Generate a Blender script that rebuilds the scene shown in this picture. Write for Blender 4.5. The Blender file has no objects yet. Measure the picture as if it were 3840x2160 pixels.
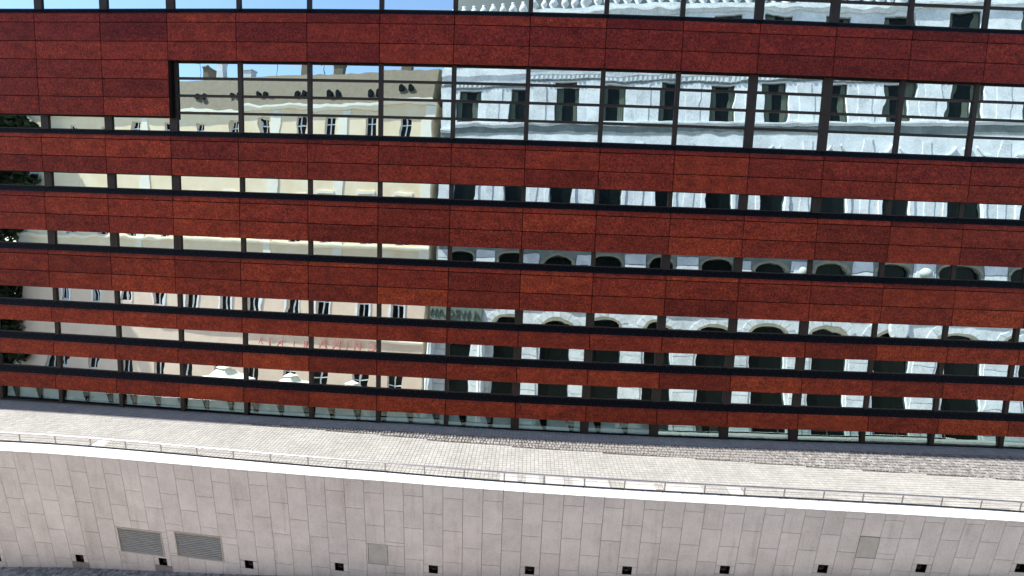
import bpy, math, random
import numpy as np
from mathutils import Matrix, Vector

random.seed(7)
R = math.radians
scene = bpy.context.scene
col = scene.collection

# ------------------------------------------------------------------ camera
OFF = 12.55                       # camera height above the walkway
BETA = 0.111098                   # the red facade leans back by this angle
ROLL = 0.036963
cam_d = bpy.data.cameras.new('camera')
cam_d.sensor_width = 36.0
cam_d.lens = 36.0 * 2000.0 / 3840.0
cam_d.clip_end = 5000.0
cam = bpy.data.objects.new('camera', cam_d)
col.objects.link(cam)
PITCH = 2 * BETA
cam.matrix_world = (Matrix.Translation((0, 0, OFF)) @ Matrix.Rotation(R(90) - PITCH, 4, 'X')
                    @ Matrix.Rotation(ROLL, 4, 'Z'))
scene.camera = cam

# ------------------------------------------------------------------ sky and sun
SUN_E = R(55.0)
PSI = R(12.2)                     # how far behind the facade line the sun stands
sun_vec = Vector((-math.cos(PSI) * math.cos(SUN_E), math.sin(PSI) * math.cos(SUN_E), math.sin(SUN_E)))
world = bpy.data.worlds.new('World')
scene.world = world
world.use_nodes = True
wn = world.node_tree.nodes
sky = wn.new('ShaderNodeTexSky')
sky.sky_type = 'NISHITA'
sky.sun_disc = False
sky.sun_elevation = SUN_E
sky.sun_rotation = math.atan2(sun_vec.x, sun_vec.y)
sky.air_density = 1.0
sky.dust_density = 0.6
sky.ozone_density = 1.6
wn['Background'].inputs['Strength'].default_value = 0.12
world.node_tree.links.new(sky.outputs[0], wn['Background'].inputs[0])
sun_d = bpy.data.lights.new('sun', 'SUN')
sun_d.energy = 5.0
sun_d.angle = R(0.5)
sun_d.color = (1.0, 0.955, 0.88)
sun = bpy.data.objects.new('sun', sun_d)
sun.rotation_euler = sun_vec.to_track_quat('Z', 'Y').to_euler()
sun.location = (-40, 20, 70)
col.objects.link(sun)

scene.view_settings.view_transform = 'Standard'
scene.view_settings.look = 'None'
scene.view_settings.gamma = 1.0
scene.view_settings.exposure = 1.2
scene.cycles.use_denoising = True
scene.cycles.max_bounces = 8
scene.cycles.diffuse_bounces = 4
scene.cycles.glossy_bounces = 4
scene.cycles.caustics_reflective = False
scene.cycles.caustics_refractive = False


# ------------------------------------------------------------------ object helpers
def tag(o, label=None, cat=None, group=None, kind=None):
    if label: o['label'] = label
    if cat: o['category'] = cat
    if group: o['group'] = group
    if kind: o['kind'] = kind
    return o


def empty(name, loc=(0, 0, 0)):
    o = bpy.data.objects.new(name, None)
    o.location = loc
    o.empty_display_size = 0.3
    col.objects.link(o)
    return o


def link(name, mesh, parent=None, matrix=None):
    """matrix is a world matrix; parents here are unrotated empties or meshes placed by world matrix"""
    o = bpy.data.objects.new(name, mesh)
    col.objects.link(o)
    M = matrix.copy() if matrix is not None else Matrix.Identity(4)
    if parent is not None:
        o.parent = parent
        W = PW[parent.name]
        o.matrix_parent_inverse = Matrix.Identity(4)
        o.matrix_basis = W.inverted() @ M
    else:
        o.matrix_basis = M
    PW[o.name] = M
    return o


PW = {}


def root(name, loc, label, cat, group=None):
    o = empty(name, loc)
    PW[o.name] = Matrix.Translation(loc)
    return tag(o, label, cat, group)


class MB:
    def __init__(self):
        self.v = []
        self.f = []
        self.m = []

    def hexa(self, c, mi=0):
        """eight corners: bottom ring of four, top ring of four"""
        b = len(self.v)
        self.v += [tuple(p) for p in c]
        for q in ((3, 2, 1, 0), (4, 5, 6, 7), (0, 1, 5, 4), (1, 2, 6, 5), (2, 3, 7, 6), (3, 0, 4, 7)):
            self.f.append(tuple(b + i for i in q))
            self.m.append(mi)
        return self

    def box(self, x0, x1, y0, y1, z0, z1, mi=0):
        return self.hexa([(x0, y0, z0), (x1, y0, z0), (x1, y1, z0), (x0, y1, z0),
                          (x0, y0, z1), (x1, y0, z1), (x1, y1, z1), (x0, y1, z1)], mi)

    def poly(self, pts, mi=0):
        b = len(self.v)
        self.v += [tuple(p) for p in pts]
        self.f.append(tuple(range(b, b + len(pts))))
        self.m.append(mi)
        return self

    def prism(self, prof, x0, x1, mi=0):
        """profile of (y, z) pairs swept along x"""
        b = len(self.v)
        n = len(prof)
        self.v += [(x0, y, z) for y, z in prof] + [(x1, y, z) for y, z in prof]
        for i in range(n):
            j = (i + 1) % n
            self.f.append((b + i, b + j, b + n + j, b + n + i))
            self.m.append(mi)
        self.f.append(tuple(b + i for i in reversed(range(n))))
        self.f.append(tuple(b + n + i for i in range(n)))
        self.m += [mi, mi]
        return self

    def tube(self, p, q, r, n=8, r2=None, mi=0):
        p = Vector(p); q = Vector(q)
        d = (q - p).normalized()
        a = d.orthogonal().normalized()
        c = d.cross(a)
        b = len(self.v)
        r2 = r if r2 is None else r2
        for k in range(n):
            t = 2 * math.pi * k / n
            self.v.append(tuple(p + (a * math.cos(t) + c * math.sin(t)) * r))
        for k in range(n):
            t = 2 * math.pi * k / n
            self.v.append(tuple(q + (a * math.cos(t) + c * math.sin(t)) * r2))
        for k in range(n):
            j = (k + 1) % n
            self.f.append((b + k, b + j, b + n + j, b + n + k)); self.m.append(mi)
        self.f.append(tuple(b + k for k in reversed(range(n)))); self.m.append(mi)
        self.f.append(tuple(b + n + k for k in range(n))); self.m.append(mi)
        return self

    def lathe(self, prof, n=10, cx=0, cy=0, mi=0):
        b = len(self.v)
        for r, z in prof:
            for k in range(n):
                t = 2 * math.pi * k / n
                self.v.append((cx + r * math.cos(t), cy + r * math.sin(t), z))
        for i in range(len(prof) - 1):
            for k in range(n):
                j = (k + 1) % n
                self.f.append((b + i * n + k, b + i * n + j, b + (i + 1) * n + j, b + (i + 1) * n + k)); self.m.append(mi)
        self.f.append(tuple(b + k for k in reversed(range(n)))); self.m.append(mi)
        e = b + (len(prof) - 1) * n
        self.f.append(tuple(e + k for k in range(n))); self.m.append(mi)
        return self

    def mesh(self, name, *mats, smooth=False):
        me = bpy.data.meshes.new(name)
        me.from_pydata(self.v, [], self.f)
        for m in mats:
            me.materials.append(m)
        if len(mats) > 1:
            me.polygons.foreach_set('material_index', self.m)
        if smooth:
            me.polygons.foreach_set('use_smooth', [True] * len(me.polygons))
        me.update()
        return me


def bevel_box(x0, x1, y0, y1, z0, z1, e, top=None):
    """box whose front (y0) face is chamfered by e; top = deeper chamfer along the upper edge (dy, dz)"""
    m = MB()
    ty, tz = top if top else (e, e)
    F = [(x0 + e, y0, z0 + e), (x1 - e, y0, z0 + e), (x1 - e, y0, z1 - tz), (x0 + e, y0, z1 - tz)]
    M_ = [(x0, y0 + e, z0), (x1, y0 + e, z0), (x1, y0 + ty, z1), (x0, y0 + ty, z1)]
    B = [(x0, y1, z0), (x1, y1, z0), (x1, y1, z1), (x0, y1, z1)]
    m.v = F + M_ + B
    m.f = [(0, 1, 2, 3)]
    for i in range(4):
        j = (i + 1) % 4
        m.f.append((4 + i, 4 + j, j, i))
        m.f.append((8 + i, 8 + j, 4 + j, 4 + i))
    m.f.append((11, 10, 9, 8))
    m.m = [0] * len(m.f)
    return m


# ------------------------------------------------------------------ materials
def new_mat(name):
    m = bpy.data.materials.new(name)
    m.use_nodes = True
    nt = m.node_tree
    return m, nt, nt.nodes['Principled BSDF']


class NT:
    """tiny node helper"""
    def __init__(self, nt):
        self.nt = nt

    def n(self, t, **kw):
        nd = self.nt.nodes.new(t)
        for k, v in kw.items():
            if k.startswith('i_'):
                nd.inputs[int(k[2:]) if k[2:].isdigit() else k[2:]].default_value = v
            else:
                setattr(nd, k, v)
        return nd

    def l(self, a, b):
        self.nt.links.new(a, b)

    def coords(self, per_object=True):
        tc = self.n('ShaderNodeTexCoord')
        if not per_object:
            return tc.outputs['Object']
        oi = self.n('ShaderNodeObjectInfo')
        mul = self.n('ShaderNodeMath', operation='MULTIPLY', i_1=137.0)
        self.l(oi.outputs['Random'], mul.inputs[0])
        add = self.n('ShaderNodeVectorMath', operation='ADD')
        self.l(tc.outputs['Object'], add.inputs[0])
        self.l(mul.outputs[0], add.inputs[1])
        return add.outputs[0]

    def noise(self, vec, scale, detail=2.0, rough=0.5):
        t = self.n('ShaderNodeTexNoise')
        t.inputs['Scale'].default_value = scale
        t.inputs['Detail'].default_value = detail
        t.inputs['Roughness'].default_value = rough
        self.l(vec, t.inputs['Vector'])
        return t.outputs['Fac']

    def ramp(self, fac, stops):
        r = self.n('ShaderNodeValToRGB')
        el = r.color_ramp.elements
        while len(el) < len(stops):
            el.new(0.5)
        for e, (p, c) in zip(el, stops):
            e.position = p
            e.color = c if len(c) == 4 else (*c, 1)
        self.l(fac, r.inputs[0])
        return r.outputs[0]

    def mix(self, a, b, fac, mode='MIX'):
        m = self.n('ShaderNodeMix', data_type='RGBA', blend_type=mode)
        for sock, val in ((m.inputs[6], a), (m.inputs[7], b), (m.inputs[0], fac)):
            if isinstance(val, (int, float)):
                sock.default_value = val
            elif isinstance(val, tuple):
                sock.default_value = val if len(val) == 4 else (*val, 1)
            else:
                self.l(val, sock)
        return m.outputs[2]

    def bump(self, h, strength, dist):
        b = self.n('ShaderNodeBump')
        b.inputs['Strength'].default_value = strength
        b.inputs['Distance'].default_value = dist
        self.l(h, b.inputs['Height'])
        return b.outputs[0]


def mottled(name, c0, c1, rough=0.7, scale=3.0, grain=60.0, grain_amt=0.25, bump=0.002, var=0.0, spec=0.3,
            metal=0.0, per_object=True, island=False):
    m, nt, bs = new_mat(name)
    h = NT(nt)
    v = h.coords(per_object)
    c = h.ramp(h.noise(v, scale, 4.0, 0.6), [(0.3, c0), (0.7, c1)])
    g = h.noise(v, grain, 2.0, 0.7)
    c = h.mix(c, h.ramp(g, [(0.25, (0, 0, 0)), (0.75, (1, 1, 1))]), grain_amt, 'OVERLAY')
    if var:
        oi = h.n('ShaderNodeObjectInfo')
        k = h.n('ShaderNodeMapRange', i_3=1.0 - var, i_4=1.0 + var)
        h.l(h.n('ShaderNodeNewGeometry').outputs['Random Per Island'] if island else oi.outputs['Random'], k.inputs[0])
        hs = h.n('ShaderNodeHueSaturation')
        h.l(c, hs.inputs['Color'])
        h.l(k.outputs[0], hs.inputs['Value'])
        c = hs.outputs[0]
    h.l(c, bs.inputs['Base Color'])
    bs.inputs['Roughness'].default_value = rough
    bs.inputs['Specular IOR Level'].default_value = spec
    bs.inputs['Metallic'].default_value = metal
    if bump:
        h.l(h.bump(g, 0.6, bump), bs.inputs['Normal'])
    return m


def stone_material():
    m, nt, bs = new_mat('granite_cladding')
    h = NT(nt)
    v = h.coords()
    c = h.ramp(h.noise(v, 1.3, 5.0, 0.65), [(0.28, (0.60, 0.548, 0.540)), (0.72, (0.735, 0.680, 0.672))])
    geo = h.n('ShaderNodeNewGeometry')
    mp = h.n('ShaderNodeMapping')
    mp.inputs['Scale'].default_value = (2.6, 2.6, 0.22)
    h.l(geo.outputs['Position'], mp.inputs[0])
    runs = h.noise(mp.outputs[0], 1.0, 5.0, 0.7)
    c = h.mix(c, h.ramp(runs, [(0.30, (0.86, 0.835, 0.815)), (0.46, (1, 1, 1)), (0.60, (1, 1, 1)), (0.74, (1.05, 1.045, 1.04))]), 1.0, 'MULTIPLY')
    big = h.noise(geo.outputs['Position'], 0.42, 4.0, 0.6)
    c = h.mix(c, h.ramp(big, [(0.35, (0.93, 0.925, 0.92)), (0.6, (1.02, 1.02, 1.02))]), 1.0, 'MULTIPLY')
    oi = h.n('ShaderNodeObjectInfo')
    k = h.n('ShaderNodeMapRange', i_3=0.955, i_4=1.045)
    h.l(oi.outputs['Random'], k.inputs[0])
    hs = h.n('ShaderNodeHueSaturation')
    h.l(c, hs.inputs['Color'])
    h.l(k.outputs[0], hs.inputs['Value'])
    g = h.noise(v, 15.0, 3.0, 0.85)
    c = h.mix(hs.outputs[0], h.ramp(g, [(0.25, (0, 0, 0)), (0.75, (1, 1, 1))]), 0.22, 'OVERLAY')
    h.l(c, bs.inputs['Base Color'])
    bs.inputs['Roughness'].default_value = 0.78
    bs.inputs['Specular IOR Level'].default_value = 0.3
    h.l(h.bump(g, 0.6, 0.003), bs.inputs['Normal'])
    return m


def panel_material():
    m, nt, bs = new_mat('red_laminate')
    h = NT(nt)
    v = h.coords()
    st = h.n('ShaderNodeMapping')
    st.inputs['Scale'].default_value = (0.85, 1.0, 1.25)
    h.l(v, st.inputs[0])
    cloud = h.noise(st.outputs[0], 1.9, 7.0, 0.72)
    c = h.ramp(cloud, [(0.26, (0.098, 0.0140, 0.0104)), (0.47, (0.170, 0.0240, 0.0148)), (0.58, (0.200, 0.0290, 0.0160)), (0.76, (0.265, 0.042, 0.020))])
    # long horizontal drying streaks
    st2 = h.n('ShaderNodeMapping')
    st2.inputs['Scale'].default_value = (0.5, 1.0, 3.0)
    h.l(v, st2.inputs[0])
    c = h.mix(c, h.ramp(h.noise(st2.outputs[0], 1.4, 4.0, 0.6), [(0.36, (0.86, 0.85, 0.86)), (0.56, (1.04, 1.03, 1.02))]), 1.0, 'MULTIPLY')
    oi = h.n('ShaderNodeObjectInfo')
    tint = h.ramp(oi.outputs['Random'], [(0.0, (0.66, 0.65, 0.70)), (0.25, (0.86, 0.85, 0.87)), (0.6, (1.02, 1.0, 0.97)), (0.85, (1.14, 1.16, 1.0)), (1.0, (1.30, 1.38, 1.05))])
    c = h.mix(c, tint, 1.0, 'MULTIPLY')
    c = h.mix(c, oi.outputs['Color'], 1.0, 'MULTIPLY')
    grain = h.noise(v, 24.0, 4.0, 1.0)
    gr = h.ramp(grain, [(0.385, (0.22, 0.22, 0.24)), (0.50, (0.92, 0.92, 0.92)), (0.61, (2.3, 2.25, 2.05))])
    c = h.mix(c, gr, 1.0, 'MULTIPLY')
    g2 = h.ramp(h.noise(v, 9.5, 2.0, 0.8), [(0.36, (0.72, 0.72, 0.74)), (0.5, (0.98, 0.98, 0.98)), (0.64, (1.34, 1.32, 1.28))])
    c = h.mix(c, g2, 1.0, 'MULTIPLY')
    h.l(c, bs.inputs['Base Color'])
    bs.inputs['Roughness'].default_value = 0.62
    bs.inputs['Specular IOR Level'].default_value = 0.12
    h.l(h.bump(grain, 0.35, 0.004), bs.inputs['Normal'])
    return m


def glass_material(name, gloss, tint, dark, transp=0.0, wav=1.0):
    m, nt, bs = new_mat(name)
    nt.nodes.remove(bs)
    h = NT(nt)
    out = nt.nodes['Material Output']
    v = h.coords()
    wob = h.noise(v, 0.75, 1.5, 0.45)
    tc = h.n('ShaderNodeTexCoord')
    sep = h.n('ShaderNodeSeparateXYZ')
    h.l(tc.outputs['Generated'], sep.inputs[0])
    parts = []
    for ax in ('X', 'Z'):
        s = h.n('ShaderNodeMath', operation='SUBTRACT', i_1=0.5)
        h.l(sep.outputs[ax], s.inputs[0])
        p = h.n('ShaderNodeMath', operation='POWER', i_1=2.0)
        a = h.n('ShaderNodeMath', operation='ABSOLUTE')
        h.l(s.outputs[0], a.inputs[0]); h.l(a.outputs[0], p.inputs[0])
        parts.append(p.outputs[0])
    sm = h.n('ShaderNodeMath', operation='ADD')
    h.l(parts[0], sm.inputs[0]); h.l(parts[1], sm.inputs[1])
    oi = h.n('ShaderNodeObjectInfo')
    k = h.n('ShaderNodeMapRange', i_3=-0.5, i_4=0.9)
    h.l(oi.outputs['Random'], k.inputs[0])
    pil = h.n('ShaderNodeMath', operation='MULTIPLY')
    h.l(sm.outputs[0], pil.inputs[0]); h.l(k.outputs[0], pil.inputs[1])
    tot = h.n('ShaderNodeMath', operation='MULTIPLY_ADD', i_1=1.9)
    h.l(wob, tot.inputs[0]); h.l(pil.outputs[0], tot.inputs[2])
    # every pane has its own amount of ripple
    mr = h.n('ShaderNodeMath', operation='FRACT')
    mm = h.n('ShaderNodeMath', operation='MULTIPLY', i_1=17.3)
    h.l(oi.outputs['Random'], mm.inputs[0]); h.l(mm.outputs[0], mr.inputs[0])
    am = h.n('ShaderNodeMapRange', i_3=0.45, i_4=1.75)
    h.l(mr.outputs[0], am.inputs[0])
    tt = h.n('ShaderNodeMath', operation='MULTIPLY')
    h.l(tot.outputs[0], tt.inputs[0]); h.l(am.outputs[0], tt.inputs[1])
    nrm = h.bump(tt.outputs[0], 1.0, 0.0019 * wav)
    gl = h.n('ShaderNodeBsdfGlossy')
    gl.inputs['Color'].default_value = (*tint, 1)
    gl.inputs['Roughness'].default_value = 0.0
    h.l(nrm, gl.inputs['Normal'])
    df = h.n('ShaderNodeBsdfDiffuse')
    df.inputs['Color'].default_value = (*dark, 1)
    base = df.outputs[0]
    if transp:
        tr = h.n('ShaderNodeBsdfTransparent')
        tr.inputs['Color'].default_value = (0.88, 0.95, 0.96, 1)
        mx = h.n('ShaderNodeMixShader', i_0=transp)
        h.l(base, mx.inputs[1]); h.l(tr.outputs[0], mx.inputs[2])
        base = mx.outputs[0]
    mx = h.n('ShaderNodeMixShader', i_0=gloss)
    h.l(base, mx.inputs[1]); h.l(gl.outputs[0], mx.inputs[2])
    h.l(mx.outputs[0], out.inputs['Surface'])
    return m


def plain(name, c, rough=0.6, metal=0.0, spec=0.4):
    return mottled(name, tuple(x * 0.86 for x in c), tuple(x * 1.12 for x in c), rough, 2.0, 45.0, 0.12, 0.001, 0.0, spec, metal)


M_PANEL = panel_material()
M_GLASS = glass_material('coated_glass', 0.88, (0.86, 0.99, 1.0), (0.006, 0.010, 0.011))
M_GLASS_G2 = glass_material('ground_floor_clear_glass', 0.07, (0.78, 1.0, 0.97), (0.006, 0.012, 0.012), 0.96, 0.5)
M_GLASS_G = glass_material('ground_floor_glass', 0.36, (0.78, 1.0, 0.97), (0.006, 0.012, 0.012), 0.93, 0.5)
M_BLACK = plain('black_flashing', (0.0022, 0.003, 0.005), 0.6, 0.0, 0.10)
M_FRAME = plain('brown_black_frame', (0.034, 0.027, 0.024), 0.5, 0.0, 0.2)
M_BOLT = plain('steel_bolt', (0.05, 0.07, 0.09), 0.4, 0.5)
M_CORE = plain('dark_backing', (0.008, 0.007, 0.007), 0.9, 0.0, 0.05)
M_STONE = stone_material()
M_STAIN = mottled('damp_granite', (0.27, 0.235, 0.215), (0.37, 0.335, 0.32), 0.7, 1.5, 40.0, 0.25, 0.003, 0.07)
M_COPE = mottled('white_granite_coping', (0.58, 0.575, 0.57), (0.68, 0.675, 0.67), 0.6, 2.0, 50.0, 0.08, 0.002, 0.03)
M_JOINT = plain('stone_joint', (0.10, 0.078, 0.065), 0.95)
M_SETT = mottled('pale_sett', (0.245, 0.241, 0.230), (0.298, 0.293, 0.280), 0.8, 0.9, 30.0, 0.2, 0.004, 0.085, island=True)
M_COBBLE = mottled('rough_granite_sett', (0.145, 0.138, 0.136), (0.235, 0.226, 0.222), 0.8, 5.0, 45.0, 0.35, 0.008, 0.26, island=True)
M_MORTAR = mottled('sandy_mortar', (0.075, 0.062, 0.048), (0.12, 0.105, 0.088), 0.95, 4.0, 60.0, 0.2, 0.003, 0.0, 0.1, 0, False)
M_MORTAR_P = mottled('pale_mortar', (0.165, 0.159, 0.149), (0.20, 0.194, 0.182), 0.95, 4.0, 60.0, 0.2, 0.003, 0.0, 0.1, 0, False)
M_SLABP = mottled('pale_concrete_slab', (0.31, 0.305, 0.295), (0.37, 0.365, 0.355), 0.7, 2.0, 40.0, 0.1, 0.002, 0.04)
M_STEEL = plain('brushed_steel', (0.46, 0.43, 0.44), 0.28, 0.95, 0.5)
M_STEEL_D = plain('steel_post', (0.26, 0.235, 0.235), 0.45, 0.4, 0.4)
M_LOUVRE = plain('galvanised_louvre', (0.50, 0.48, 0.45), 0.5, 0.15, 0.4)
M_LFRAME = plain('louvre_frame', (0.50, 0.44, 0.40), 0.5, 0.3, 0.4)
M_PLATE = plain('zinc_plate', (0.47, 0.445, 0.425), 0.6, 0.1, 0.3)
M_NICHE = plain('rusty_niche', (0.05, 0.038, 0.03), 0.85)
M_STREET = mottled('street_granite', (0.24, 0.225, 0.205), (0.31, 0.295, 0.27), 0.85, 0.8, 8.0, 0.4, 0.01, 0.0, 0.3, 0, False)
M_STREETS = mottled('street_sett', (0.13, 0.145, 0.15), (0.24, 0.26, 0.27), 0.8, 5.0, 30.0, 0.3, 0.006, 0.45, island=True)
M_INT = plain('pale_blind', (0.74, 0.82, 0.84), 0.8)
M_CREAM = mottled('cream_plaster', (0.78, 0.63, 0.42), (0.86, 0.74, 0.54), 0.9, 0.5, 14.0, 0.12, 0.002, 0.0, 0.1)
M_PEACH = mottled('peach_plaster', (0.70, 0.53, 0.42), (0.78, 0.62, 0.50), 0.9, 0.5, 14.0, 0.12, 0.002, 0.0, 0.1)
M_TRIM = mottled('pale_stucco', (0.80, 0.75, 0.62), (0.86, 0.82, 0.70), 0.85, 1.0, 20.0, 0.1, 0.002, 0.0, 0.1)
M_PAL = mottled('white_limestone', (0.46, 0.49, 0.50), (0.72, 0.75, 0.76), 0.85, 0.55, 7.0, 0.3, 0.003, 0.0, 0.1)
M_PAL2 = mottled('grey_limestone', (0.30, 0.33, 0.315), (0.40, 0.43, 0.41), 0.85, 0.8, 16.0, 0.16, 0.003, 0.0, 0.1)
M_PAL_SHADE = mottled('shaded_limestone', (0.13, 0.155, 0.145), (0.24, 0.265, 0.25), 0.85, 0.8, 16.0, 0.2, 0.003, 0.0, 0.1)  # darker copy of the limestone, with cornice shade painted into its colour
M_OLIVE = mottled('olive_stone', (0.22, 0.21, 0.15), (0.32, 0.30, 0.22), 0.85, 0.8, 16.0, 0.2, 0.003, 0.0, 0.1)
M_WFRAME = plain('white_window_paint', (0.78, 0.80, 0.82), 0.5)
M_DPANE = plain('dark_window_glass', (0.004, 0.007, 0.006), 0.25, 0.0, 0.12)
M_CURT = plain('grey_green_curtain', (0.075, 0.095, 0.07), 0.9)
M_ROOF = plain('brown_grey_roof', (0.135, 0.115, 0.08), 0.85)
M_SLATE = plain('dark_slate', (0.03, 0.05, 0.055), 0.6)
M_PARASOL = plain('cream_canvas', (0.80, 0.80, 0.70), 0.9)
M_RED = plain('red_letter', (0.52, 0.20, 0.18), 0.6)
M_DLET = plain('dark_letter', (0.05, 0.065, 0.055), 0.5)
M_SIGNB = plain('green_grey_signboard', (0.13, 0.17, 0.14), 0.7)
M_LEAF = mottled('tree_leaf', (0.014, 0.026, 0.012), (0.035, 0.06, 0.022), 0.7, 0.6, 20.0, 0.2, 0.0, 0.0, 0.3)
M_BARK = plain('tree_bark', (0.08, 0.065, 0.05), 0.9)

# ------------------------------------------------------------------ facade geometry
BAY = 3.4
_ss = np.linspace(-10, 18, 2801)
_u = (_ss - 7) / 7
_uc = np.clip(_u, -1.35, 1.2)
_th = -0.033487 + 0.105679 * _uc - 0.013243 * _uc ** 2 - 0.062879 * _uc ** 3
_ds = (_ss[1] - _ss[0]) * BAY
_c, _s = np.cos(_th) * _ds, np.sin(_th) * _ds
_X = np.concatenate([[0], np.cumsum((_c[1:] + _c[:-1]) / 2)])
_Y = np.concatenate([[0], np.cumsum((_s[1:] + _s[:-1]) / 2)])
_X -= np.interp(7, _ss, _X); _Y -= np.interp(7, _ss, _Y)
UP = Vector((0, math.sin(BETA), math.cos(BETA)))


def fac(s, h, d=0.0):
    th = float(np.interp(s, _ss, _th))
    x = float(np.interp(s, _ss, _X)) + 0.374859 - math.sin(th) * d
    y = float(np.interp(s, _ss, _Y)) + 24.926338 + math.cos(th) * d
    return Vector((x, y * math.cos(BETA) + h * math.sin(BETA), -y * math.sin(BETA) + h * math.cos(BETA) + OFF))


def bay_matrix(j, h, d=0.0):
    a, b = fac(j, h, d), fac(j + 1, h, d)
    x = (b - a).normalized()
    z = UP.copy()
    y = z.cross(x).normalized()
    M = Matrix((x, y, z)).transposed().to_4x4()
    M.translation = a
    return M


def floor_z(x):
    return OFF - 12.55 - 0.02 * max(0.0, -5.0 - x)


PB = [0.1847, -0.5086, -0.3637, 1.1756, -1.2339, 19.5066]
PO = [0.238, -0.3842, -0.4229, 0.9701, -1.1746, 18.8703]


def ext(p, x):
    lo, hi = -22.5, 20.5
    xc = min(max(x, lo), hi)
    y = np.polyval(p, xc / 20)
    sl = np.polyval(np.polyder(p), xc / 20) / 20
    return float(y + sl * (x - xc))


def base_y(x): return ext(PB, x)       # inner edge of the coping, foot of the railing
def outer_y(x): return ext(PO, x)      # outer edge of the coping
def joint_x(j): return float(np.polyval([0.1132, -0.615, 0.4145, 20.7503, -21.5114], j / 25.0)) if -3 <= j <= 54 else (
    float(np.polyval([0.1132, -0.615, 0.4145, 20.7503, -21.5114], (-3 if j < -3 else 54) / 25.0)) + (j + 3) * 0.84 if j < -3 else
    float(np.polyval([0.1132, -0.615, 0.4145, 20.7503, -21.5114], 54 / 25.0)) + (j - 54) * 0.75)


_lx = [-23.3, -19.29, -15.1, -10.92, -6.84, -2.8, 1.2, 5.16, 9.05, 12.89, 16.67, 20.42]
_lz = [-18.6, -18.26, -17.88, -17.43, -16.98, -16.62, -16.27, -15.93, -15.60, -15.27, -14.95, -14.64]


def lamp_z(x):
    if x < _lx[0]: return _lz[0] + (x - _lx[0]) * 0.088 + OFF
    if x > _lx[-1]: return _lz[-1] + (x - _lx[-1]) * 0.083 + OFF
    return float(np.interp(x, _lx, _lz)) + OFF


def ramp_z(x): return lamp_z(x) - 0.53


LEAN = 0.052

# ------------------------------------------------------------------ ground
PLAZA_Z = OFF - 21.0


def ground_z(x, y):
    near = min(max(ramp_z(x), OFF - 20.0), OFF - 13.6)
    t = min(max((y - 9.0) / 7.0, 0.0), 1.0)
    t = t * t * (3 - 2 * t)
    return PLAZA_Z * (1 - t) + near * t


xs = [-900, -400, -180, -100] + [-60 + 3 * i for i in range(41)] + [100, 180, 400, 900]
ys = [-900, -300, -120, -60, -30, -14, -6, 0, 4, 8] + [9 + 0.7 * i for i in range(11)] + [17.5, 19, 21, 24, 40, 90, 300, 900]
gm = MB()
gm.v = [(x, y, ground_z(x, y)) for y in ys for x in xs]
nx = len(xs)
for a in range(len(ys) - 1):
    for b in range(nx - 1):
        gm.f.append((a * nx + b, a * nx + b + 1, (a + 1) * nx + b + 1, (a + 1) * nx + b)); gm.m.append(0)
street = tag(link('street', gm.mesh('street', M_STREET)), kind='structure')


def sett_verts(mb, cx, cy, z, ux, uy, wx, wy, hgt, jit, mi=0):
    """one sett: low frustum with worn shoulders; ux is the unit along, uy the unit across"""
    b = len(mb.v)
    q = [(-1, -1), (1, -1), (1, 1), (-1, 1)]
    jt = [(random.uniform(-jit, jit), random.uniform(-jit, jit)) for _ in q]
    tilt = (random.uniform(-jit, jit) * 0.5, random.uniform(-jit, jit) * 0.5)
    for lev, (ins, zz) in enumerate(((0.0, -0.05), (0.02, hgt * 0.55), (0.16, hgt))):
        for (sx, sy), (jx, jy) in zip(q, jt):
            lx = sx * wx / 2 * (1 - ins) + jx
            ly = sy * wy / 2 * (1 - ins) + jy
            mb.v.append((cx + ux[0] * lx + uy[0] * ly, cy + ux[1] * lx + uy[1] * ly,
                         z + zz + (lx * tilt[0] + ly * tilt[1]) * (1 if lev else 0)))
    for lev in (0, 4):
        for i in range(4):
            j = (i + 1) % 4
            mb.f.append((b + lev + i, b + lev + j, b + lev + 4 + j, b + lev + 4 + i)); mb.m.append(mi)
    mb.f.append((b + 8, b + 9, b + 10, b + 11)); mb.m.append(mi)


# setts of the sloping street along the foot of the wall
mb = MB()
x = -27.0
while x < -4.0:
    yw = outer_y(x) + LEAN * (floor_z(x) - ramp_z(x))
    y = yw - 0.10
    while y > yw - 1.9:
        sett_verts(mb, x + random.uniform(-.02, .02), y, ground_z(x, y) - 0.005, (1, 0.05), (0, 1), 0.135, 0.12,
                   random.uniform(0.015, 0.05), 0.014)
        y -= 0.145
    x += 0.155
tag(link('setts', mb.mesh('street_setts', M_STREETS), street), kind='stuff')

# ------------------------------------------------------------------ walkway
wm = MB()
NS = 90
sv = [-2.4 + 18.4 * i / NS for i in range(NS + 1)]


def facade_foot(s): return fac(s, -9.85, 0.42)


ring = []
for s in sv:
    p = facade_foot(s)
    n = Vector((-math.sin(float(np.interp(s, _ss, _th))), math.cos(float(np.interp(s, _ss, _th))), 0))
    # walk from the facade towards the coping line
    t = 0.0
    while p.y - t > base_y(p.x + n.x * -t) and t < 9: t += 0.02
    q = p - n * t
    ring.append((p + n * 0.6, q, n, t))
for (p, q, n, t) in ring:
    for k in range(9):
        w = k / 8
        c = p * (1 - w) + q * w
        wm.v.append((c.x, c.y, floor_z(c.x)))
for i in range(NS):
    for k in range(8):
        a = i * 9 + k
        wm.f.append((a, a + 1, a + 10, a + 9)); wm.m.append(0)
    # edges are closed by the wall and the building
walk = tag(link('walkway', wm.mesh('walkway', M_MORTAR_P)), kind='structure')


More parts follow.
